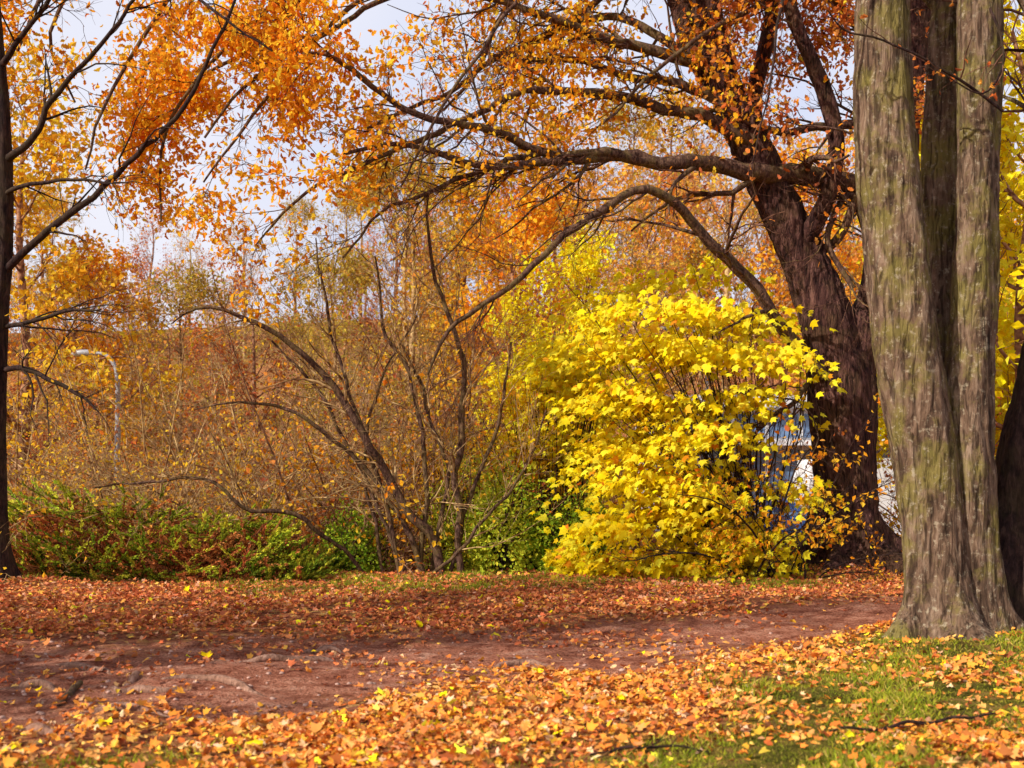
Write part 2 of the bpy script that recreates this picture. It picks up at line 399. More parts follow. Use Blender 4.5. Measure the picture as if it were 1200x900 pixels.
stems=[
 [(1108,775,9.6,48),(1104,740,9.6,42),(1100,680,9.65,38),(1093,610,9.7,38),(1079,520,9.7,37),(1062,400,9.7,37),(1052,280,9.7,33),(1042,160,9.7,31),(1034,40,9.7,30),(1028,-120,9.7,29),(1010,-350,9.7,22),(980,-600,9.6,12)],
 [(1136,775,9.75,50),(1133,740,9.75,42),(1132,660,9.75,37),(1133,560,9.75,33),(1138,460,9.75,27),(1143,330,9.75,25),(1145,200,9.75,24),(1147,60,9.75,26),(1150,-80,9.75,26),(1160,-350,9.75,20),(1190,-600,9.75,12)],
 [(1120,760,10.0,40),(1118,600,10.0,30),(1108,450,10.1,23),(1100,330,10.2,22),(1100,200,10.2,22),(1108,80,10.2,22),(1112,-80,10.2,20),(1100,-350,10.4,14)],
 [(1178,780,10.0,44),(1180,700,10.0,36),(1190,600,10.1,30),(1207,500,10.1,28),(1230,380,10.1,26),(1255,200,10.1,24),(1290,-50,10.1,20),(1330,-350,10.1,13)],
]
allP=[]
for k,s in enumerate(stems):
    q=spline([list(S3(a,b,c))+[r*c/F] for a,b,c,r in s],420)
    s_=np.linspace(0,7,420)[:,None]; q[:,0]+=wav(s_,1.6,900+k)*.02
    bigtube(mb,q[:,:3],q[:,3],110,mod_bark(.011,30,.16,.8,[3,4,3,4][k],k*1.7,.02,.09,.05),0 if k!=3 else 1)
    allP.append(resamp(q[:,:3],q[:,3],24))
P=np.stack([a[0] for a in allP]); R=np.stack([a[1] for a in allP])
Q,RQ=grow(P,R,9,(1.2,3.2),(.5,1.1),9,(0,0,.06),.16,.55,.3,.012)
tubes(mb,Q,RQ,6,0)
Q2,R2=grow(Q,RQ,7,(.5,1.4),(.4,.9),6,(0,0,-.03),.22,.2,.5,.005); tubes(mb,Q2,R2,4,2)
Q3,R3=grow(Q2,R2,4,(.2,.6),(.4,.9),5,(0,0,-.04),.25,.2,.6,.003); tubes(mb,Q3,R3,3,2)
hs=[limb([(1175,130,9.4,3),(1120,90,9.3,2.6),(1060,60,9.2,2.2),(985,30,9.1,1.6),(960,-20,9,1)],24),
    limb([(1160,10,9.3,2.5),(1180,70,9.2,2),(1150,110,9.2,1.6),(1100,80,9.1,1.2)],24),
    limb([(1020,-60,9.4,4),(930,-20,9.2,3),(905,60,9.1,2.2),(900,120,9.1,1.6),(880,190,9.1,1)],24)]
PP=np.stack([h[0] for h in hs]); RR=np.stack([h[1] for h in hs])*.7; tubes(mb,PP,RR,6,1)
Q4,R4=grow(PP,RR,9,(.25,.7),(.4,.9),6,(0,0,-.05),.25,.2,.6,.0025); tubes(mb,Q4,R4,4,2)
obj('trunks_and_limbs',mb.mesh('ms_trunks',[HORN,DARKB,OTWIG]),root)
mb=MB()
for (QQ,n) in ((Q3,2),(Q4,3)):
    pp=QQ[:,1:].reshape(-1,3); pp=pp[rng.random(len(pp))<(.2 if n==2 else .35)]; M=len(pp)
    leaves(mb,pp,rng.normal(size=(M,3))+[0,0,-1.2],rng.normal(size=(M,3)),rng.uniform(.04,.08,M),pal(M,*REDBR),OAK,0,rng.uniform(0,3,M))
obj('leaves',mb.mesh('ms_leaves',[LEAF]),root)

# ------------------------------------------------------------ oak
root=empty('oak_tree'); mb=MB()
def big(pts,K,S,amp,nr,fl=0,base=0,mat=0,lob=6):
    q=spline([list(S3(a,b,c))+[r*c/F] for a,b,c,r in pts],K)
    P=q[:,:3]; s=np.linspace(0,6,K)[:,None]
    P[:,0]+=wav(s,1.4,rng.integers(1e6))*.05*(np.arange(K)/K>.1); 
    bigtube(mb,P,q[:,3],S,mod_bark(amp,nr,.32,fl,lob,1.2,base,.06,.03),mat); return P,q[:,3]
o1=big([(1000,695,17.4,46),(996,655,17.4,41),(990,600,17.4,36),(984,520,17.4,36),(980,450,17.4,37),(968,385,17.4,32),(945,310,17.4,25),(920,245,17.3,24),(890,180,17.2,22),(860,120,17.1,19),(840,60,17,17),(822,-10,17,15),(800,-120,17,13),(770,-300,17,8)],330,110,.022,22,1.1,.15)
o2=big([(905,215,17.3,19),(878,160,17.3,18),(850,110,17.3,17),(822,60,17.3,17),(800,0,17.3,16),(780,-80,17.3,14),(740,-260,17.4,9)],150,60,.014,22)
o3=big([(990,450,17.5,30),(1005,400,17.5,27),(1025,350,17.5,24),(1035,290,17.6,22),(1055,200,17.8,20),(1065,80,18,18),(1080,-60,18,15),(1100,-250,18,9)],180,60,.016,22)
o4=big([(930,255,17.6,12),(900,200,18,10),(880,120,18.3,9),(905,30,18.5,8),(915,-90,18.6,6)],90,28,.008,22)
o5=big([(935,290,17.3,13),(965,240,17,11),(975,170,16.8,10),(960,90,16.7,9),(930,10,16.6,8),(900,-100,16.6,5)],90,28,.008,22)
L_=[
 [(1030,222,17.5,10),(980,212,17.3,12),(930,208,17.1,12),(860,196,16.8,10),(770,188,16.4,8),(700,184,16.1,6),(620,194,15.8,5),(540,188,15.5,4),(470,170,15.2,3),(400,180,15,2)],
 [(770,190,16.4,7),(700,182,16.1,6),(640,178,16,5.5),(570,152,15.7,4.6),(505,140,15.4,4),(450,112,15.2,3.4),(400,72,15,3),(360,60,14.9,1.5)],
 [(880,165,17,10),(800,130,16.8,7),(700,110,16.5,5.5),(620,108,16.2,4.3),(560,132,16,3.6),(490,165,15.7,3.2),(420,195,15.4,2.4),(340,240,15.2,1.8),(300,290,15,1)],
 [(835,75,17,9),(770,62,16.9,6.5),(700,42,16.7,5.5),(640,20,16.5,4.6),(580,0,16.4,4),(480,-10,16,3.5),(380,40,15.6,2.8),(300,90,15.3,2),(240,160,15,1.4)],
 [(855,125,17.1,7),(800,100,17,5.5),(740,88,17,4.5),(680,74,17,3.6),(620,70,16.8,2.8),(565,60,16.7,1.6)],
 [(965,440,17.1,8),(930,400,16.9,8),(880,335,16.6,7),(820,268,16.3,6),(785,235,16,5.5),(745,222,15.8,5),(705,245,15.6,4.6),(650,290,15.4,4),(600,330,15.3,3.4),(555,365,15.2,3),(520,395,15.2,2.4),(500,440,15.2,1.4)],
 [(800,-20,17,9),(650,-90,16.5,5),(520,-60,16,3.6),(420,0,15.6,3),(350,70,15.3,2.4),(285,150,15.1,1.8),(240,215,15,1.1)],
 [(800,-60,17,9),(600,-180,16.5,5),(400,-150,16,3.6),(250,-60,15.5,3),(170,40,15.3,2.4),(120,130,15,1.8),(100,200,15,1.1)],
 [(780,-250,17,7),(500,-300,16.5,5),(300,-220,16,4),(150,-120,15.5,3),(60,-20,15.5,2.4),(20,60,15.5,1.4)],
 [(1060,190,17.8,6),(1010,145,17.6,6),(960,150,17.4,5),(910,155,17.2,4),(850,130,17,3),(800,128,16.8,1.6)],
 [(1030,330,17.5,4),(1000,230,17.3,4),(970,280,17.1,3.5),(1000,340,17,3)],
 [(1065,100,18,8),(1000,20,17.5,6),(930,-10,17,4),(860,20,16.6,3),(760,90,16.2,2.2),(700,150,16,1.4)],
 [(945,310,17.5,6),(1000,250,17,5),(1030,120,16.5,4),(1010,0,16.3,3)],
 [(960,440,17.4,3),(930,470,17,3),(900,490,16.8,2.5),(880,520,16.6,1.2)],
 [(830,0,17,6),(740,-60,16,4),(640,-30,15.4,2.8),(570,50,15,2.2),(510,140,14.8,1.8),(470,220,14.8,1.2)],
 [(840,90,17.3,6),(720,20,18,4.5),(600,60,18.5,3.5),(520,110,19,2.6),(430,150,19,2)],
 [(800,-80,17,8),(660,-140,18,5),(500,-100,18.5,4),(380,-20,18.5,3),(290,60,18.3,2.2),(200,110,18,1.8),(130,190,18,1.2)],
 [(800,-100,17,8),(640,-200,17.5,5),(450,-180,17.5,4),(300,-80,17.5,3),(210,20,17.4,2.2),(160,110,17.2,1.8),(170,220,17,1.2)],
 [(805,-60,17,7),(720,-90,17.5,5),(640,-60,18,4),(590,10,18,3),(560,80,18,2.2),(520,130,18,1.4)],
 [(822,-10,17,7),(740,-30,18,5),(680,20,18.5,4),(640,80,18.5,3),(610,150,18.5,2)],
 [(780,-200,17,7),(560,-250,17,5),(380,-200,16.8,4),(260,-120,16.6,3),(120,-60,16.4,2.4),(60,40,16.2,2),(90,120,16,1.2)],
 [(790,-150,17,7),(600,-160,17,4.5),(440,-90,16.8,3.6),(320,10,16.6,2.8),(240,80,16.4,2.2),(190,170,16.2,1.8),(190,260,16,1.2)],
 [(640,178,16,4),(560,200,15.8,3),(500,225,15.6,2.4),(450,250,15.5,1.8),(400,300,15.4,1.2)],
]
lim=[limb(l,40) for l in L_]
P=np.stack([a[0] for a in lim]); R=np.stack([a[1] for a in lim])
tubes(mb,P,R,12,1)
tp=[resamp(*o,40) for o in (o1,o2,o3,o4,o5)]
tP=np.stack([a[0] for a in tp]); tR=np.stack([a[1] for a in tp])
A,AR=grow(tP,tR,7,(1.6,3.2),(.6,1.2),12,(-.02,-.02,.02),.16,.6,.2,.012); tubes(mb,A,AR,7,1)
B1,B1R=grow(P,R,14,(1.0,2.7),(.35,.95),9,(-.02,0,-.01),.2,.12,.4,.006); tubes(mb,B1,B1R,5,1)
B2,B2R=grow(A,AR,7,(.8,1.8),(.35,.95),8,(-.02,0,-.02),.2,.2,.5,.006); tubes(mb,B2,B2R,5,1)
Bp=np.concatenate([B1[:, [0,1,2,3,4,5,6,8]],B2]); Br=np.concatenate([B1R[:, [0,1,2,3,4,5,6,8]],B2R])
C1,C1R=grow(Bp,Br,6,(.4,1.1),(.35,.9),6,(0,0,-.03),.22,.15,.6,.004); tubes(mb,C1,C1R,4,2)
E1,E1R=grow(C1,C1R,4,(.15,.5),(.35,.9),4,(0,0,-.03),.22,.2,.7,.003); tubes(mb,E1,E1R,3,2)
obj('trunk_and_limbs',mb.mesh('oak_trunk',[OAKB,LIMB,OTWIG]),root)
pp=np.repeat(E1[:,1:].reshape(-1,3),6,0)
cl=wav(pp,1.7,71)+.7*wav(pp,5,72)
left=1-sstep(-3.0,-1.2,pp[:,0])
prob=np.clip(.05+.82*left+.3*sstep(5.2,7.4,pp[:,2]),0,1)*np.clip(.44+.42*cl,0.03,1)
prob*=np.where(pp[:,2]<4.6,.25,1)
k=rng.random(len(pp))<prob; pp=pp[k]; M=len(pp)
pp=pp+rng.normal(size=(M,3))*.12
col=pal(M,*CANOPY); rt=rng.random(M)<sstep(1.5,4,pp[:,0])*.8; col[rt]=pal(rt.sum(),*REDBR)
mb=MB(); leaves(mb,pp,rng.normal(size=(M,3))*.8+[0,0,-.6],rng.normal(size=(M,3))*.7+[-.8,-.75,.4],rng.uniform(.065,.13,M),col,OAK,0,rng.uniform(-1,2,M))
obj('leaves',mb.mesh('oak_leaves',[LEAF]),root)
print('oak leaves',M)

# ------------------------------------------------------------ left dark tree
root=empty('slender_tree'); mb=MB()
q=spline([list(S3(a,b,c))+[r*c/F] for a,b,c,r in [(4,695,14.9,20),(2,670,14.9,15),(-2,600,14.9,11),(-3,480,14.9,10),(-1,360,14.9,11),(4,290,14.9,10),(5,190,14.9,9),(0,90,14.9,7.5),(-8,-20,14.9,6),(-15,-200,14.9,4)]],200)
bigtube(mb,q[:,:3],q[:,3],40,mod_bark(.006,30,.18,.6,4,0,.05,.05))
lim=[limb(l,30) for l in [
 [(5,190,14.9,5),(35,165,14.7,4),(60,120,14.6,3.4),(110,60,14.4,2.6),(160,0,14.2,2),(200,-60,14,1)],
 [(4,320,14.9,5),(40,285,14.7,4.5),(90,245,14.5,4),(140,200,14.4,3.4),(195,150,14.2,3),(240,80,14.1,2.4),(275,0,14,1.8),(290,-60,14,1)],
 [(0,385,14.9,3),(40,375,14.7,2.5),(80,365,14.6,2),(120,362,14.4,1)],
 [(0,434,14.9,3.4),(40,436,14.7,3),(80,455,14.6,2.4),(112,478,14.5,1.3)],
 [(2,230,14.9,3),(40,215,14.6,2.4),(90,210,14.5,1.8),(150,215,14.3,1)],
 [(0,80,14.9,4),(30,40,14.6,3),(60,-10,14.4,2.4),(90,-80,14.3,1)],
 [(0,270,14.9,3),(-60,200,14.6,3),(-140,120,14.4,2),(-200,60,14.4,1)],
 [(-8,0,14.9,4),(60,-60,14.2,3),(150,-60,13.6,2.4),(230,0,13,1.8),(320,60,12.8,1)]]]
P=np.stack([a[0] for a in lim]); R=np.stack([a[1] for a in lim]); tubes(mb,P,R,8)
B1,B1R=grow(P,R,9,(.5,1.5),(.35,.9),7,(0,0,-.02),.18,.12,.5,.004); tubes(mb,B1,B1R,4)
C1,C1R=grow(B1,B1R,6,(.2,.7),(.35,.9),5,(0,0,-.03),.2,.15,.6,.003); tubes(mb,C1,C1R,3)
obj('trunk_and_limbs',mb.mesh('slender_trunk',[DARKB]),root)
pp=C1[:,2:].reshape(-1,3); pp=pp[rng.random(len(pp))<.25]; M=len(pp)
mb=MB(); leaves(mb,pp,rng.normal(size=(M,3))+[0,0,-.8],rng.normal(size=(M,3)),rng.uniform(.05,.09,M),pal(M,*CANOPY),OAK,0,rng.uniform(-1,2,M))
obj('leaves',mb.mesh('slender_leaves',[LEAF]),root)

# ------------------------------------------------------------ tangled shrub with arching stems
root=empty('arching_shrub'); mb=MB()
lim=[limb(l,30,.8,.8) for l in [
 [(518,680,16.6,7),(505,625,16.6,7),(470,585,16.5,6.5),(440,540,16.4,6),(415,485,16.3,5.5),(365,425,16.2,4.5),(305,380,16,3.5),(240,360,15.9,2.4),(200,380,15.8,1)],
 [(541,680,16.6,5.5),(536,600,16.6,5),(538,520,16.6,5),(545,460,16.6,4),(535,395,16.5,3.5),(515,340,16.5,3),(500,270,16.4,2),(505,220,16.4,1)],
 [(470,680,16.6,4),(455,600,16.6,3.5),(430,520,16.5,3),(400,430,16.5,2.5),(380,350,16.4,2),(372,280,16.4,1)],
 [(490,680,16.7,4),(500,560,16.7,3.5),(482,450,16.7,3),(450,380,16.7,2.4),(440,300,16.7,1.2)],
 [(505,680,16.8,4),(522,560,16.8,3),(500,470,16.8,2.4),(470,400,16.8,1.5)],
 [(500,680,16.7,5),(465,600,16.6,4),(420,540,16.5,3.4),(370,500,16.4,3),(300,470,16.3,2),(230,480,16.2,1)],
 [(430,680,16.7,3),(400,640,16.4,3),(340,605,16.0,3.5),(290,595,15.8,3),(240,562,15.7,2.5),(180,565,15.7,2),(110,570,15.7,1)],
 [(525,680,16.7,3),(560,560,16.7,3),(590,470,16.7,2.4),(600,400,16.7,1.5)],
 [(480,680,16.7,3),(440,590,16.9,3),(380,470,17,2.4),(320,400,17,1.5)],
 [(500,680,16.4,3),(560,620,16.3,2.4),(620,540,16.3,2),(640,480,16.3,1.2)],
 [(450,680,16.9,3),(430,560,17,2.6),(440,460,17,2),(490,370,17,1.2)]]]
P=np.stack([a[0] for a in lim]); R=np.stack([a[1] for a in lim]); tubes(mb,P,R,8,0)
B1,B1R=grow(P,R,13,(.7,2.0),(.3,.8),8,(0,0,.04),.18,.15,.45,.0045); tubes(mb,B1,B1R,5,1)
C1,C1R=grow(B1,B1R,8,(.3,1.0),(.3,.8),6,(0,0,.02),.2,.1,.6,.003); tubes(mb,C1,C1R,3,1)
obj('stems',mb.mesh('shrub_stems',[LIMB,TWIG]),root)
pp=C1[:,2:].reshape(-1,3); pp=pp[rng.random(len(pp))<.09]; M=len(pp)
mb=MB(); leaves(mb,pp,rng.normal(size=(M,3))+[0,0,-.5],rng.normal(size=(M,3)),rng.uniform(.04,.08,M),pal(M,*ORANGE),KITE,0)
obj('leaves',mb.mesh('shrub_leaves',[LEAF]),root)

# ------------------------------------------------------------ generic trees & thickets (mesh variants)
def tree_mesh(name,h,palette,n1,nl,lsz,spread=.38,bark=RTWIG,t0=.2,clumpy=.5,r0=.16,droop=.0,nb=7,nc=5):
    mb=MB(); K=12
    s=np.linspace(0,1,K)[:,None]
    P=np.concatenate([wav(s*6,1,rng.integers(1e6))[:,None]*.02*h*s,wav(s*6,1,rng.integers(1e6))[:,None]*.02*h*s,s*h],1)[None]
    R=(r0*(1-.85*s[:,0])+.01)[None]
    tubes(mb,P,R,8)
    A,AR=grow(P,R,n1,(spread*h*.7,spread*h*1.2),(.6,1.15),9,(0,0,.06-droop),.15,t0,.45,.02,tfall=.6); tubes(mb,A,AR,5)
    B,BR=grow(A,AR,nb,(.12*h,.24*h),(.4,.9),6,(0,0,.03-droop),.2,.15,.55,.01); tubes(mb,B,BR,3)
    C,CR=grow(B,BR,nc,(.05*h,.12*h),(.4,.9),4,(0,0,-droop),.22,.1,.6,.006); tubes(mb,C,CR,3)
    pp=C[:,1:].reshape(-1,3); pp=np.repeat(pp,8,0)
    w=np.clip(.5+clumpy*(wav(pp,9/h,rng.integers(1e6))+.5*wav(pp,22/h,rng.integers(1e6))),0,1)
    k=rng.random(len(pp))<w*nl; pp=pp[k]; M=len(pp); pp=pp+rng.normal(size=(M,3))*.12
    leaves(mb,pp,rng.normal(size=(M,3))+[0,0,-.5],rng.normal(size=(M,3))+[0,0,.6],rng.uniform(.7,1.3,M)*lsz,pal(M,*palette),KITE,1)
    return mb.mesh(name,[bark,LEAF])
def bush_mesh(name,h,palette,ns,nl,lsz,bark=TWIG,lean=.75,sp=.5):
    mb=MB(); K=10
    b=rng.normal(size=(ns,3))*[sp*h*.3,sp*h*.2,0]; b[:,2]=-.3
    az=rng.random(ns)*6.28; tl=rng.uniform(.05,lean,ns)
    d=np.stack([np.cos(az)*tl,np.sin(az)*tl,np.ones(ns)],-1); d=nrm(d)
    L=h*rng.uniform(.7,1.25,ns); p=b; Q=[p]
    bend=np.stack([np.cos(az),np.sin(az),-.7*np.ones(ns)],-1)*rng.uniform(.01,.16,ns)[:,None]
    for k in range(K-1):
        d=nrm(d+bend+.08*rng.normal(size=(ns,3))); p=p+d*(L/(K-1))[:,None]; Q.append(p)
    P=np.stack(Q,1); R=rng.uniform(.012,.028,ns)[:,None]*np.linspace(1,.25,K)[None]
    tubes(mb,P,R,5)
    B,BR=grow(P,R,9,(.15*h,.4*h),(.3,.8),6,(0,0,.0),.2,.15,.5,.005); tubes(mb,B,BR,3)
    C,CR=grow(B,BR,6,(.06*h,.18*h),(.3,.9),4,(0,0,0),.22,.1,.6,.004); tubes(mb,C,CR,3)
    pp=np.repeat(C[:,1:].reshape(-1,3),4,0); w=np.clip(.5+.5*wav(pp,2,rng.integers(1e6)),0,1)
    k=rng.random(len(pp))<nl*w; pp=pp[k]; M=len(pp); pp=pp+rng.normal(size=(M,3))*.05
    leaves(mb,pp,rng.normal(size=(M,3))+[0,0,-.4],rng.normal(size=(M,3))+[0,0,.5],rng.uniform(.7,1.3,M)*lsz,pal(M,*palette),KITE,1)
    return mb.mesh(name,[bark,LEAF])

T_red=[tree_mesh('tree_red_a',10,REDBR,20,.33,.16),tree_mesh('tree_red_b',10,REDBR,20,.22,.16)]
T_or=[tree_mesh('tree_orange_a',10,ORANGE,20,.5,.18),tree_mesh('tree_orange_b',10,([(.95,.4,.04),(.93,.52,.06),(.7,.3,.08)],[3,3,2]),20,.33,.17)]
T_go=[tree_mesh('tree_gold_a',10,GOLD,20,.5,.16,droop=.05),tree_mesh('tree_gold_b',10,GOLD,20,.45,.17)]
T_ye=[tree_mesh('tree_yellow',10,YELLOW,22,.8,.19,t0=.08)]
T_ba=[tree_mesh('tree_bare',10,TAN,20,.15,.15,bark=TWIG)]
T_ol=[tree_mesh('tree_olive',10,([(.55,.42,.06),(.7,.45,.06),(.42,.3,.06),(.75,.6,.07)],[3,3,2,1]),20,.3,.15,bark=TWIG)]
T_side=[tree_mesh('tree_side',10,REDBR,16,.16,.12,spread=.42,bark=DARKB,t0=.28,r0=.34)]
B_tan=[bush_mesh('thicket_a',4.5,TAN,28,.14,.08),bush_mesh('thicket_b',4.5,GOLD,28,.16,.08)]
B_red=[bush_mesh('thicket_c',4.5,REDBR,28,.22,.09,RTWIG),bush_mesh('thicket_d',4.5,ORANGE,26,.18,.09,RTWIG)]

def put(name,meshes,px,d,sc,parent=None,flat=1):
    me=meshes[rng.integers(len(meshes))]
    x=(px-600)*d/F
    return obj(name,me,parent,(x,d,float(gz(x,d)[0])-.1),rng.random()*6.28,(sc,sc,sc*flat*rng.uniform(.95,1.05)))
for px,d,s,k in [(30,19,.85,0),(120,18.6,.85,0),(200,19.2,.95,0),(290,18.8,.95,0),(380,19.5,1,0),(440,19,1,1),(150,22,1.1,0),(250,23,1.15,0),(60,23,1.05,1),
                 (360,23,1.2,1),(500,22,1.1,1),(600,21,.8,1),(680,23,.85,0),(590,26,1.1,1),(750,24,.9,1),
                 (1060,21,.6,1),(1150,20,.9,1)]:
    put('bare_thicket',B_red if k else B_tan,px,d,s)
for nm_,ms,px,d,s in [('golden_tree',T_go,25,25,1.0),('golden_tree',T_go,-90,26,1.1),('orange_tree',T_or,110,29,.7),('yellow_tree',T_ye,610,23,.47),('yellow_tree',T_ye,690,26,.62),
    ('yellow_tree',T_ye,1200,20,.95),('yellow_tree',T_ye,1290,22,1.1),('yellow_tree',T_ye,1110,26,.9),('orange_tree',T_or,600,33,.95),('bare_tree',T_ba,740,30,.85),
    ('orange_tree',T_or,960,52,1.4),('orange_tree',T_or,1040,47,1.2),('olive_tree',T_ol,210,31,.66),('reddish_tree',T_red,300,33,.72),('olive_tree',T_ol,390,30,.72),('bare_tree',T_ba,150,36,.8),('bare_tree',T_ba,480,28,.85),
    ('golden_tree',T_go,540,36,1.0),('bare_tree',T_ba,850,54,1.5)]:
    put(nm_,ms,px,d,s)
wood=empty('distant_woodland')
for row,(d,base) in enumerate([(38,.85),(50,.95),(66,1.1),(92,1.3)]):
    for px in np.arange(-330,1560,4200/d*(1.3 if row==3 else 1)):
        q=px+rng.uniform(-35,35); dd=d+rng.uniform(-3,3)
        if row<1 and 760<q<1090: continue
        if row==1: dd+=4
        s=base*rng.uniform(.85,1.1)*(1.25 if 420<q<1000 else 1.0)*(.8 if 100<q<430 else 1)
        ms=[T_red,T_or,T_ba,T_go,T_red,T_ol][rng.integers(6)]
        if 60<q<440: ms=[T_red,T_red,T_ba,T_ol][rng.integers(4)]
        if q>1000: ms=[T_ye,T_or,T_go][rng.integers(3)]; s*=1.25
        put('tree',ms,q,dd,s,wood)
# trees beside the path on the left whose trunks throw the shadow bands over it
for x_,y_,s,r_ in [(-8.6,4.9,1.05,.5),(-10.6,6.6,1.15,2.1),(-14,3.5,1.3,4.0)]:
    obj('roadside_tree',T_side[0],None,(x_,y_,float(gz(x_,y_)[0])-.1),r_,(s,s,s))

# ------------------------------------------------------------ yellow maple
root=empty('yellow_maple_tree'); mb=MB()
base=S3(880,690,16.9)
LB=[]
for z,xsr in [(3.8,[(1.7,8),(2.4,14),(3.05,15),(3.7,12)]),(3.2,[(1.3,11),(1.9,16),(2.5,18),(3.15,14),(3.75,7)]),(2.6,[(1.2,12),(1.8,17),(2.45,18),(3.0,10),(3.9,4)]),(2.0,[(1.4,14),(2.0,18),(2.6,15),(3.2,6)]),
              (1.4,[(1.4,13),(1.95,18),(2.55,16),(3.15,9),(4.1,5)]),(.8,[(1.45,14),(2.05,18),(2.7,16),(3.4,11)]),(.25,[(1.5,14),(2.2,18),(2.9,15),(3.6,11)])]:
    for x0,n in xsr:
        LB.append((x0+rng.normal()*.12,16.1+.35*(z/4)+rng.normal()*.25,z+rng.normal()*.12,.42,.55,.16,n))
LB+=[(1.0,16.9,4.1,.5,.5,.25,7),(.7,16.9,3.3,.4,.5,.2,6),(3.0,17.4,4.5,.6,.4,.2,8),(2.1,17.2,4.4,.5,.4,.2,6)]
cen=[]
for (a,b_,c,rx,ry,rz,n) in LB:
    v=nrm(rng.normal(size=(n,3)))*rng.uniform(.1,1.6,(n,1))**.7
    cen.append(np.array([a,b_,c])+v*[rx,ry,rz])
cen=np.concatenate(cen); cen=cen[cen[:,2]>.05]
M=len(cen)
sx=np.array([base+[rng.uniform(-.5,.3),rng.uniform(-.3,.3),0] for _ in range(8)])
st=sx[rng.integers(8,size=M)]; t=np.linspace(0,1,9)[None,:,None]
mid=st*.5+cen*.5+np.array([.25,0,.45])
P=(1-t)**2*st[:,None]+2*t*(1-t)*mid[:,None]+t**2*cen[:,None]; P=P+rng.normal(size=P.shape)*.02
R=np.linspace(.016,.004,9)[None]*rng.uniform(.7,1.2,(M,1))
sel=rng.random(M)<.25
tubes(mb,P[sel],R[sel],5,0)
C,CR=grow(P,R,4,(.25,.6),(.4,.9),5,(0,0,-.02),.2,.6,.6,.003); tubes(mb,C,CR,3,0)
n=22; ci=np.repeat(np.arange(M),n); c=cen[ci]
outw=nrm(c-np.array([3.0,16.8,1.6])); 
off=rng.normal(size=(len(ci),3))*[.26,.25,.05]; off[:,2]-=.5*(off[:,0]**2+off[:,1]**2)*2; off[:,2]-=.25*np.sum(off*outw,1)
pos=c+off
dd=off*[1,1,.3]*2+outw*[.6,.6,0]+[0,0,-.6]+rng.normal(size=off.shape)*.3
nm=rng.normal(size=off.shape)*.4+outw*.2+[-.55,-.5,.6]
colr=pal(len(ci),*YELLOW,.1)
lowg=(rng.random(len(ci))<.04); colr[lowg]=pal(lowg.sum(),*ORANGE)
leaves(mb,pos,dd,nm,rng.uniform(.06,.155,len(ci)),np.clip(colr,0,.98),MAP,1,rng.uniform(.2,1.8,len(ci)))
obj('crown',mb.mesh('maple_crown',[DARKB,LEAF]),root)

mb_=bush_mesh('twiggy_bush_mesh',2.4,ORANGE,14,.2,.08,DARKB,.6,.4)
for px,d,s in [(890,16.2,1.0),(925,16.0,.8)]:
    x=(px-600)*d/F; obj('twiggy_bush',mb_,None,(x,d,float(gz(x,d)[0])),px,s)

# ------------------------------------------------------------ leafy green shrubs
def leafy(name,c,rad,n,palette,sz,seed,shape=KITE):
    mb=MB(); v=nrm(rng.normal(size=(n,3))); r=rng.uniform(.15,1,n)**.4
    p=v*r[:,None]
    lump=1+.3*wav(v,3,seed)+.18*wav(v,8,seed+1)
    p=p*lump[:,None]*np.array(rad)+np.array(c)
    k=(p[:,2]>gz(p[:,0],p[:,1])) & (wav(p,4,seed+2)>-.75); p=p[k]; M=len(p)
    out=nrm(p-np.array(c))
    leaves(mb,p,rng.normal(size=(M,3))+out*.6,rng.normal(size=(M,3))*.6+out+[-.3,-.3,.5],rng.uniform(.7,1.3,M)*sz,pal(M,*palette),shape,1)
    ns=60; b=np.array(c)+rng.normal(size=(ns,3))*[rad[0]*.3,rad[1]*.3,0]; b[:,2]=gz(b[:,0],b[:,1])-.05
    e=np.array(c)+nrm(rng.normal(size=(ns,3))+[0,0,.8])*np.array(rad)*rng.uniform(.8,1.3,(ns,1))
    t=np.linspace(0,1,7)[None,:,None]; P=b[:,None]*(1-t)+e[:,None]*t+rng.normal(size=(ns,7,3))*.03
    tubes(mb,P,np.repeat(np.linspace(.012,.004,7)[None],ns,0),4,0)
    obj(name,mb.mesh(name,[DARKB,LEAF]))
GY=([(.6,.66,.05),(.8,.72,.06),(.4,.5,.04)],[3,3,3])
leafy('green_shrub',(-.1,17.2,.4),(.75,.7,1.1),8000,GY,.065,201)
leafy('green_shrub',(.85,17.0,.3),(.7,.6,.95),6500,GREEN,.065,205)
leafy('green_shrub',(-.7,17.9,.5),(.7,.6,1.0),5000,GY,.065,209)
leafy('green_shrub',(-2.4,17.2,.15),(.6,.5,.7),4500,GREEN,.06,213)
leafy('yellow_shrub',(1.1,16.5,.05),(.6,.45,.35),2500,YELLOW,.09,217,MAP)
leafy('orange_shrub',(.2,19.5,1.7),(1.1,.8,1.3),3500,GOLD,.08,221)
leafy('yellow_shrub',(.8,19.4,2.6),(.9,.8,1.2),4500,YELLOW,.1,222,MAP)
leafy('orange_shrub',(-.9,19.2,1.0),(.9,.7,1.0),2500,GOLD,.07,225)
leafy('orange_shrub',(7.0,18.0,.5),(1.0,.7,.9),4000,GOLD,.08,233)

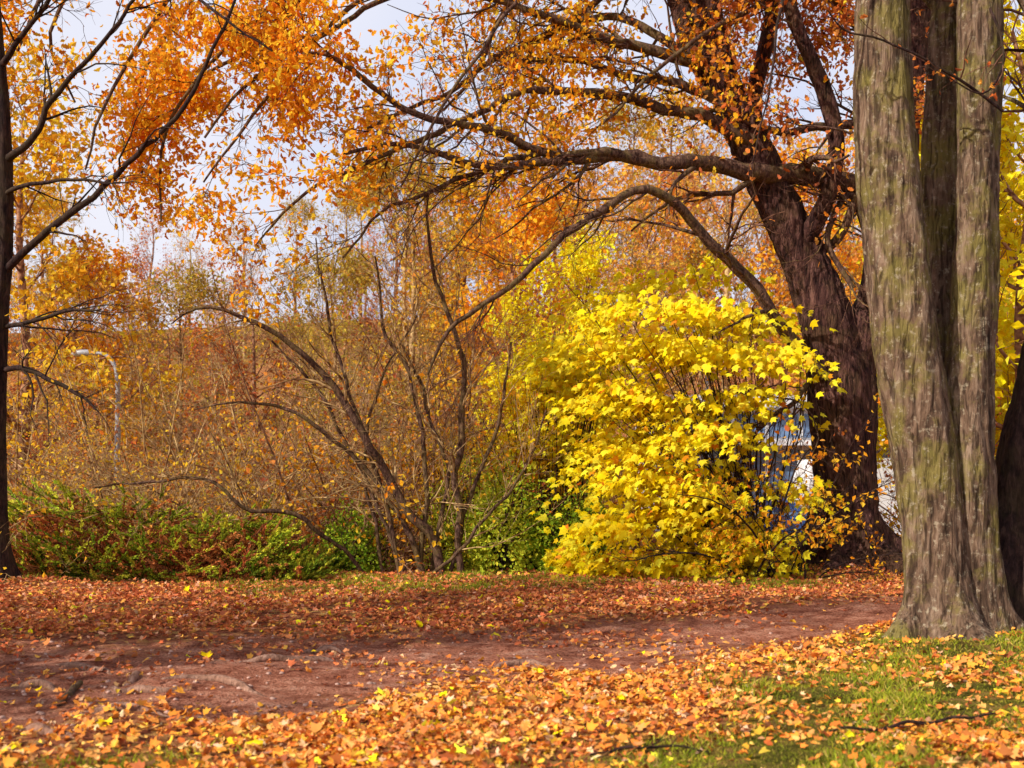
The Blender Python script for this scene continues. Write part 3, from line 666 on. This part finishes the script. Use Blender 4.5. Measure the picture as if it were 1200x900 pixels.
# ------------------------------------------------------------ juniper bed
mb=MB(); M=2500
cx=rng.uniform(-7.9,-2.7,M); cy=rng.uniform(15.2,17.6,M)
env=(1-np.clip(np.abs((cx+5.3)/2.75),0,1)**3)*(1-np.clip(np.abs((cy-16.4)/1.3),0,1)**2.6)
hh=1.0*env*(1+.34*wav(np.stack([cx,cy],-1),2.2,301)+.2*wav(np.stack([cx,cy],-1),6,302))+.05
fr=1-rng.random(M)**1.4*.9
start=np.stack([cx,cy,gz(cx,cy)+np.maximum(hh*fr-.15,.02)],-1)
az=np.arctan2(cy-16.5,(cx+5.3)*.5)+rng.normal(size=M)*.9; el=rng.uniform(.1,.85,M)
d=np.stack([np.cos(az)*np.cos(el),np.sin(az)*np.cos(el),np.sin(el)],-1)
Lp=rng.uniform(.18,.5,M); K=6; Q=[start]; p=start; dd=d.copy()
for k in range(K-1):
    dd=nrm(dd+[0,0,.0]+.1*rng.normal(size=(M,3))); p=p+dd*(Lp/(K-1))[:,None]; Q.append(p)
Q=np.stack(Q,1); tubes(mb,Q,np.repeat(np.linspace(.006,.002,K)[None],M,0),3,0)
n=44; ti=rng.random((M,n))*(K-1.01); ii=ti.astype(int); f=(ti-ii)[...,None]; ar=np.arange(M)[:,None]
pos=Q[ar,ii]*(1-f)+Q[ar,ii+1]*f; tg=nrm(Q[ar,ii+1]-Q[ar,ii])
dn=tg+nrm(rng.normal(size=pos.shape))*.6
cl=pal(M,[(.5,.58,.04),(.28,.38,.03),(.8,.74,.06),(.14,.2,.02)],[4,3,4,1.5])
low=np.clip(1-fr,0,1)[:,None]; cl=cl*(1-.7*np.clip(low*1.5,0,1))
rust=(rng.random(M)<(.08+.85*sstep(-.2,.3,wav(np.stack([cx,cy],-1),1.6,311))*(fr<.84))) ; cl[rust]=pal(rust.sum(),[(.58,.18,.06),(.7,.3,.09),(.35,.12,.05)],[2,2,1])
cl=np.repeat(cl[:,None],n,1)*rng.uniform(.7,1.3,(M,n,1))
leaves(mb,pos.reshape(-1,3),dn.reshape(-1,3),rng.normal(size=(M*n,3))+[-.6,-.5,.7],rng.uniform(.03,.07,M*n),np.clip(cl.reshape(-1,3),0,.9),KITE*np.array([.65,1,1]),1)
obj('juniper_bush',mb.mesh('juniper',[DARKB,NEEDLE]))

# ------------------------------------------------------------ man-made things beyond the trees
def box(mb,lo,hi,mat=0):
    x0,y0,z0=lo;x1,y1,z1=hi
    V=[(x0,y0,z0),(x1,y0,z0),(x1,y1,z0),(x0,y1,z0),(x0,y0,z1),(x1,y0,z1),(x1,y1,z1),(x0,y1,z1)]
    mb.add(V,[(0,3,2,1),(4,5,6,7),(0,1,5,4),(1,2,6,5),(2,3,7,6),(3,0,4,7)],mat,None,False)
WHITE=plain('white_render',(.78,.79,.83),.6); GLASS=plain('window_glass',(.16,.26,.45),.08); METAL=plain('painted_metal',(.4,.42,.47),.4,.1)
RUB=plain('rubber',(.03,.03,.03),.8); BLUE=plain('blue_paint',(.05,.13,.4),.25); WPAINT=plain('white_paint',(.8,.8,.82),.3,0,.03)
bl=empty('glass_pavilion',(0,0,0)); zb=-.6
mb=MB(); box(mb,(5.2,41,zb),(15.5,49,3.9)); obj('walls',mb.mesh('walls',[WHITE]),bl)
mb=MB(); box(mb,(4.8,40.4,3.903),(15.9,49.5,4.35)); box(mb,(4.8,40.2,2.55),(15.9,40.95,2.72)); obj('roof',mb.mesh('roof',[WHITE]),bl)
mb=MB(); mf=MB()
for k in range(8):
    x0=5.6+k*1.22
    box(mb,(x0,40.95,.3),(x0+1.05,40.99,2.4)); box(mb,(x0,40.95,2.85),(x0+1.05,40.99,3.7))
    box(mf,(x0+1.06,40.9,.2),(x0+1.2,40.97,3.8))
obj('windows',mb.mesh('windows',[GLASS]),bl); obj('mullions',mf.mesh('mullions',[WPAINT]),bl)

def vehicle(name,prof,wins,L,Wd,loc,rot,paint,wr=.32,wx=(.8,)):
    e=empty(name,loc); e.rotation_euler=(0,0,rot)
    mb=MB(); n=len(prof); p=np.array(prof)
    taper=np.where(p[:,1]>1.0,.88,1.0)
    A=np.stack([p[:,0],-Wd/2*taper,p[:,1]],-1); B=A*[1,-1,1]
    V=np.vstack([A,B]); mb.add(V,[list(range(n))],0,None,False); mb.add(V,[list(range(2*n-1,n-1,-1))],0,None,False)
    mb.add(V,[(i,(i+1)%n+0,(i+1)%n+n,i+n) for i in range(n)],0,None,False)
    o=obj('body',mb.mesh(name+'_body',[paint]),e)
    bm_=MB()
    for w in wins:
        w=np.array(w); 
        for sgn in (-1,1):
            yy=sgn*(Wd/2*np.where(w[:,1]>1.0,.885,.995)+.006)
            bm_.add(np.stack([w[:,0],yy,w[:,1]],-1),[list(range(len(w)))],0,None,False)
    obj('side_windows',bm_.mesh(name+'_win',[GLASS]),e)
    wm=MB(); th=np.linspace(0,2*math.pi,24,endpoint=False)
    for x in (wx[0],L-wx[0]-.1):
        for yc in (-Wd/2+.09,Wd/2-.09):
            for rr,hw,mi in ((wr,.11,0),(wr*.6,.125,1)):
                ring=np.stack([x+np.cos(th)*rr,np.full(24,-hw),wr+np.sin(th)*rr],-1); r2=ring*[1,-1,1]
                V=np.vstack([ring,r2])+[0,yc,0]
                wm.add(V,[(i,(i+1)%24,(i+1)%24+24,i+24) for i in range(24)],mi); wm.add(V,[list(range(24))],mi,None,False); wm.add(V,[list(range(47,23,-1))],mi,None,False)
    obj('wheels',wm.mesh(name+'_wheels',[RUB,METAL]),e)
vehicle('parked_van',[(0,.3),(0,1.9),(.15,2.45),(3.6,2.5),(4.1,2.3),(4.7,1.35),(5.4,1.1),(5.5,.6),(5.4,.3)],[[(3.4,1.4),(4.5,1.4),(4.05,2.15),(3.4,2.2)],[(2.2,1.4),(3.3,1.4),(3.3,2.2),(2.2,2.2)]],5.5,2.0,(8.0,31,float(gz(9,31)[0])),.15,WPAINT)
carp=[(0,.3),(0,.85),(.25,.98),(.9,1.38),(2.3,1.42),(3.0,1.0),(3.9,.88),(4.15,.6),(4.1,.3)]
carw=[[(.65,1.0),(1.6,1.0),(1.6,1.33),(1.0,1.32)],[(1.68,1.0),(2.8,1.0),(2.25,1.34),(1.68,1.34)]]
vehicle('parked_car',carp,carw,4.15,1.75,(4.4,28.5,float(gz(6,28.5)[0])),.1,BLUE)
def lamp(d,px,ztop,arm,name='street_lamp'):
    x=(px-600)*d/F; z0=float(gz(x,d)[0]); e=empty(name,(x,d,z0)); H=ztop-z0
    q=spline([(0,0,0,.08),(0,0,H*.5,.065),(0,0,H*.86,.05),(-arm*.15,0,H*.95,.045),(-arm*.5,0,H*.995,.04),(-arm,0,H,.035)],50)
    mb=MB(); tubes(mb,q[None,:,:3],q[None,:,3],12); tubes(mb,np.array([[(0,0,0),(0,0,.15),(0,0,.5),(0,0,.52)]],float),np.array([[.14,.14,.12,.05]]),12)
    obj('pole',mb.mesh('pole',[METAL]),e)
    mb=MB(); q=spline([(-arm+.05,0,H,.04),(-arm-.1,0,H+.01,.07),(-arm-.3,0,H,.07),(-arm-.42,0,H-.01,.02)],16)
    tubes(mb,q[None,:,:3],q[None,:,3],12); obj('lamp_head',mb.mesh('lamp_head',[METAL]),e)
lamp(24,138,S3(0,414,24)[2],.55); lamp(36,828,S3(0,385,36)[2],1.1)

# ------------------------------------------------------------ light, sky, camera
sv=nrm(np.array([-.82,-.57,.0])); el=math.radians(35)
sdir=Vector((sv[0]*math.cos(el),sv[1]*math.cos(el),math.sin(el)))
sd=bpy.data.lights.new('sun','SUN'); sd.energy=5; sd.angle=math.radians(.5); sd.color=(1,.95,.84)
so=bpy.data.objects.new('sun',sd); scene.collection.objects.link(so); so.rotation_euler=sdir.to_track_quat('Z','Y').to_euler()
w=bpy.data.worlds.new('World'); scene.world=w; w.use_nodes=True; nt=w.node_tree; L=nt.links.new
sky=nt.nodes.new('ShaderNodeTexSky'); sky.sky_type='NISHITA'; sky.sun_disc=False; sky.sun_elevation=el; sky.sun_rotation=math.atan2(sv[0],sv[1])
sky.dust_density=4; sky.air_density=1.0; sky.ozone_density=1.5
# thin bright autumn haze low in the sky
tc=nt.nodes.new('ShaderNodeTexCoord'); sx_=nt.nodes.new('ShaderNodeSeparateXYZ'); L(tc.outputs['Generated'],sx_.inputs[0])
mr=nt.nodes.new('ShaderNodeMapRange'); mr.inputs[1].default_value=.4; mr.inputs[2].default_value=.62; mr.inputs[3].default_value=.95; mr.inputs[4].default_value=.08; L(sx_.outputs[2],mr.inputs[0])
cn=nt.nodes.new('ShaderNodeTexNoise'); cn.inputs['Scale'].default_value=3; cn.inputs['Detail'].default_value=3; L(tc.outputs['Generated'],cn.inputs['Vector'])
cr=ramp(nt,[(.35,(5.1,5.5,6.9)),(.65,(6.5,6.5,7.2))]); L(cn.outputs[0],cr.inputs[0])
mx=nt.nodes.new('ShaderNodeMixRGB'); L(mr.outputs[0],mx.inputs[0]); L(sky.outputs[0],mx.inputs[1]); L(cr.outputs[0],mx.inputs[2])
bg=nt.nodes['Background']; bg.inputs[1].default_value=.14; L(mx.outputs[0],bg.inputs[0])
cd=bpy.data.cameras.new('camera'); cam=bpy.data.objects.new('camera',cd); scene.collection.objects.link(cam); scene.camera=cam
cam.location=(0,0,EYE); cam.rotation_euler=(math.radians(90),0,0); cd.lens=40; cd.sensor_width=36; cd.shift_y=110/1200
cd.clip_end=6000; cd.clip_start=.05
cd.dof.use_dof=True; cd.dof.focus_distance=14; cd.dof.aperture_fstop=2.4
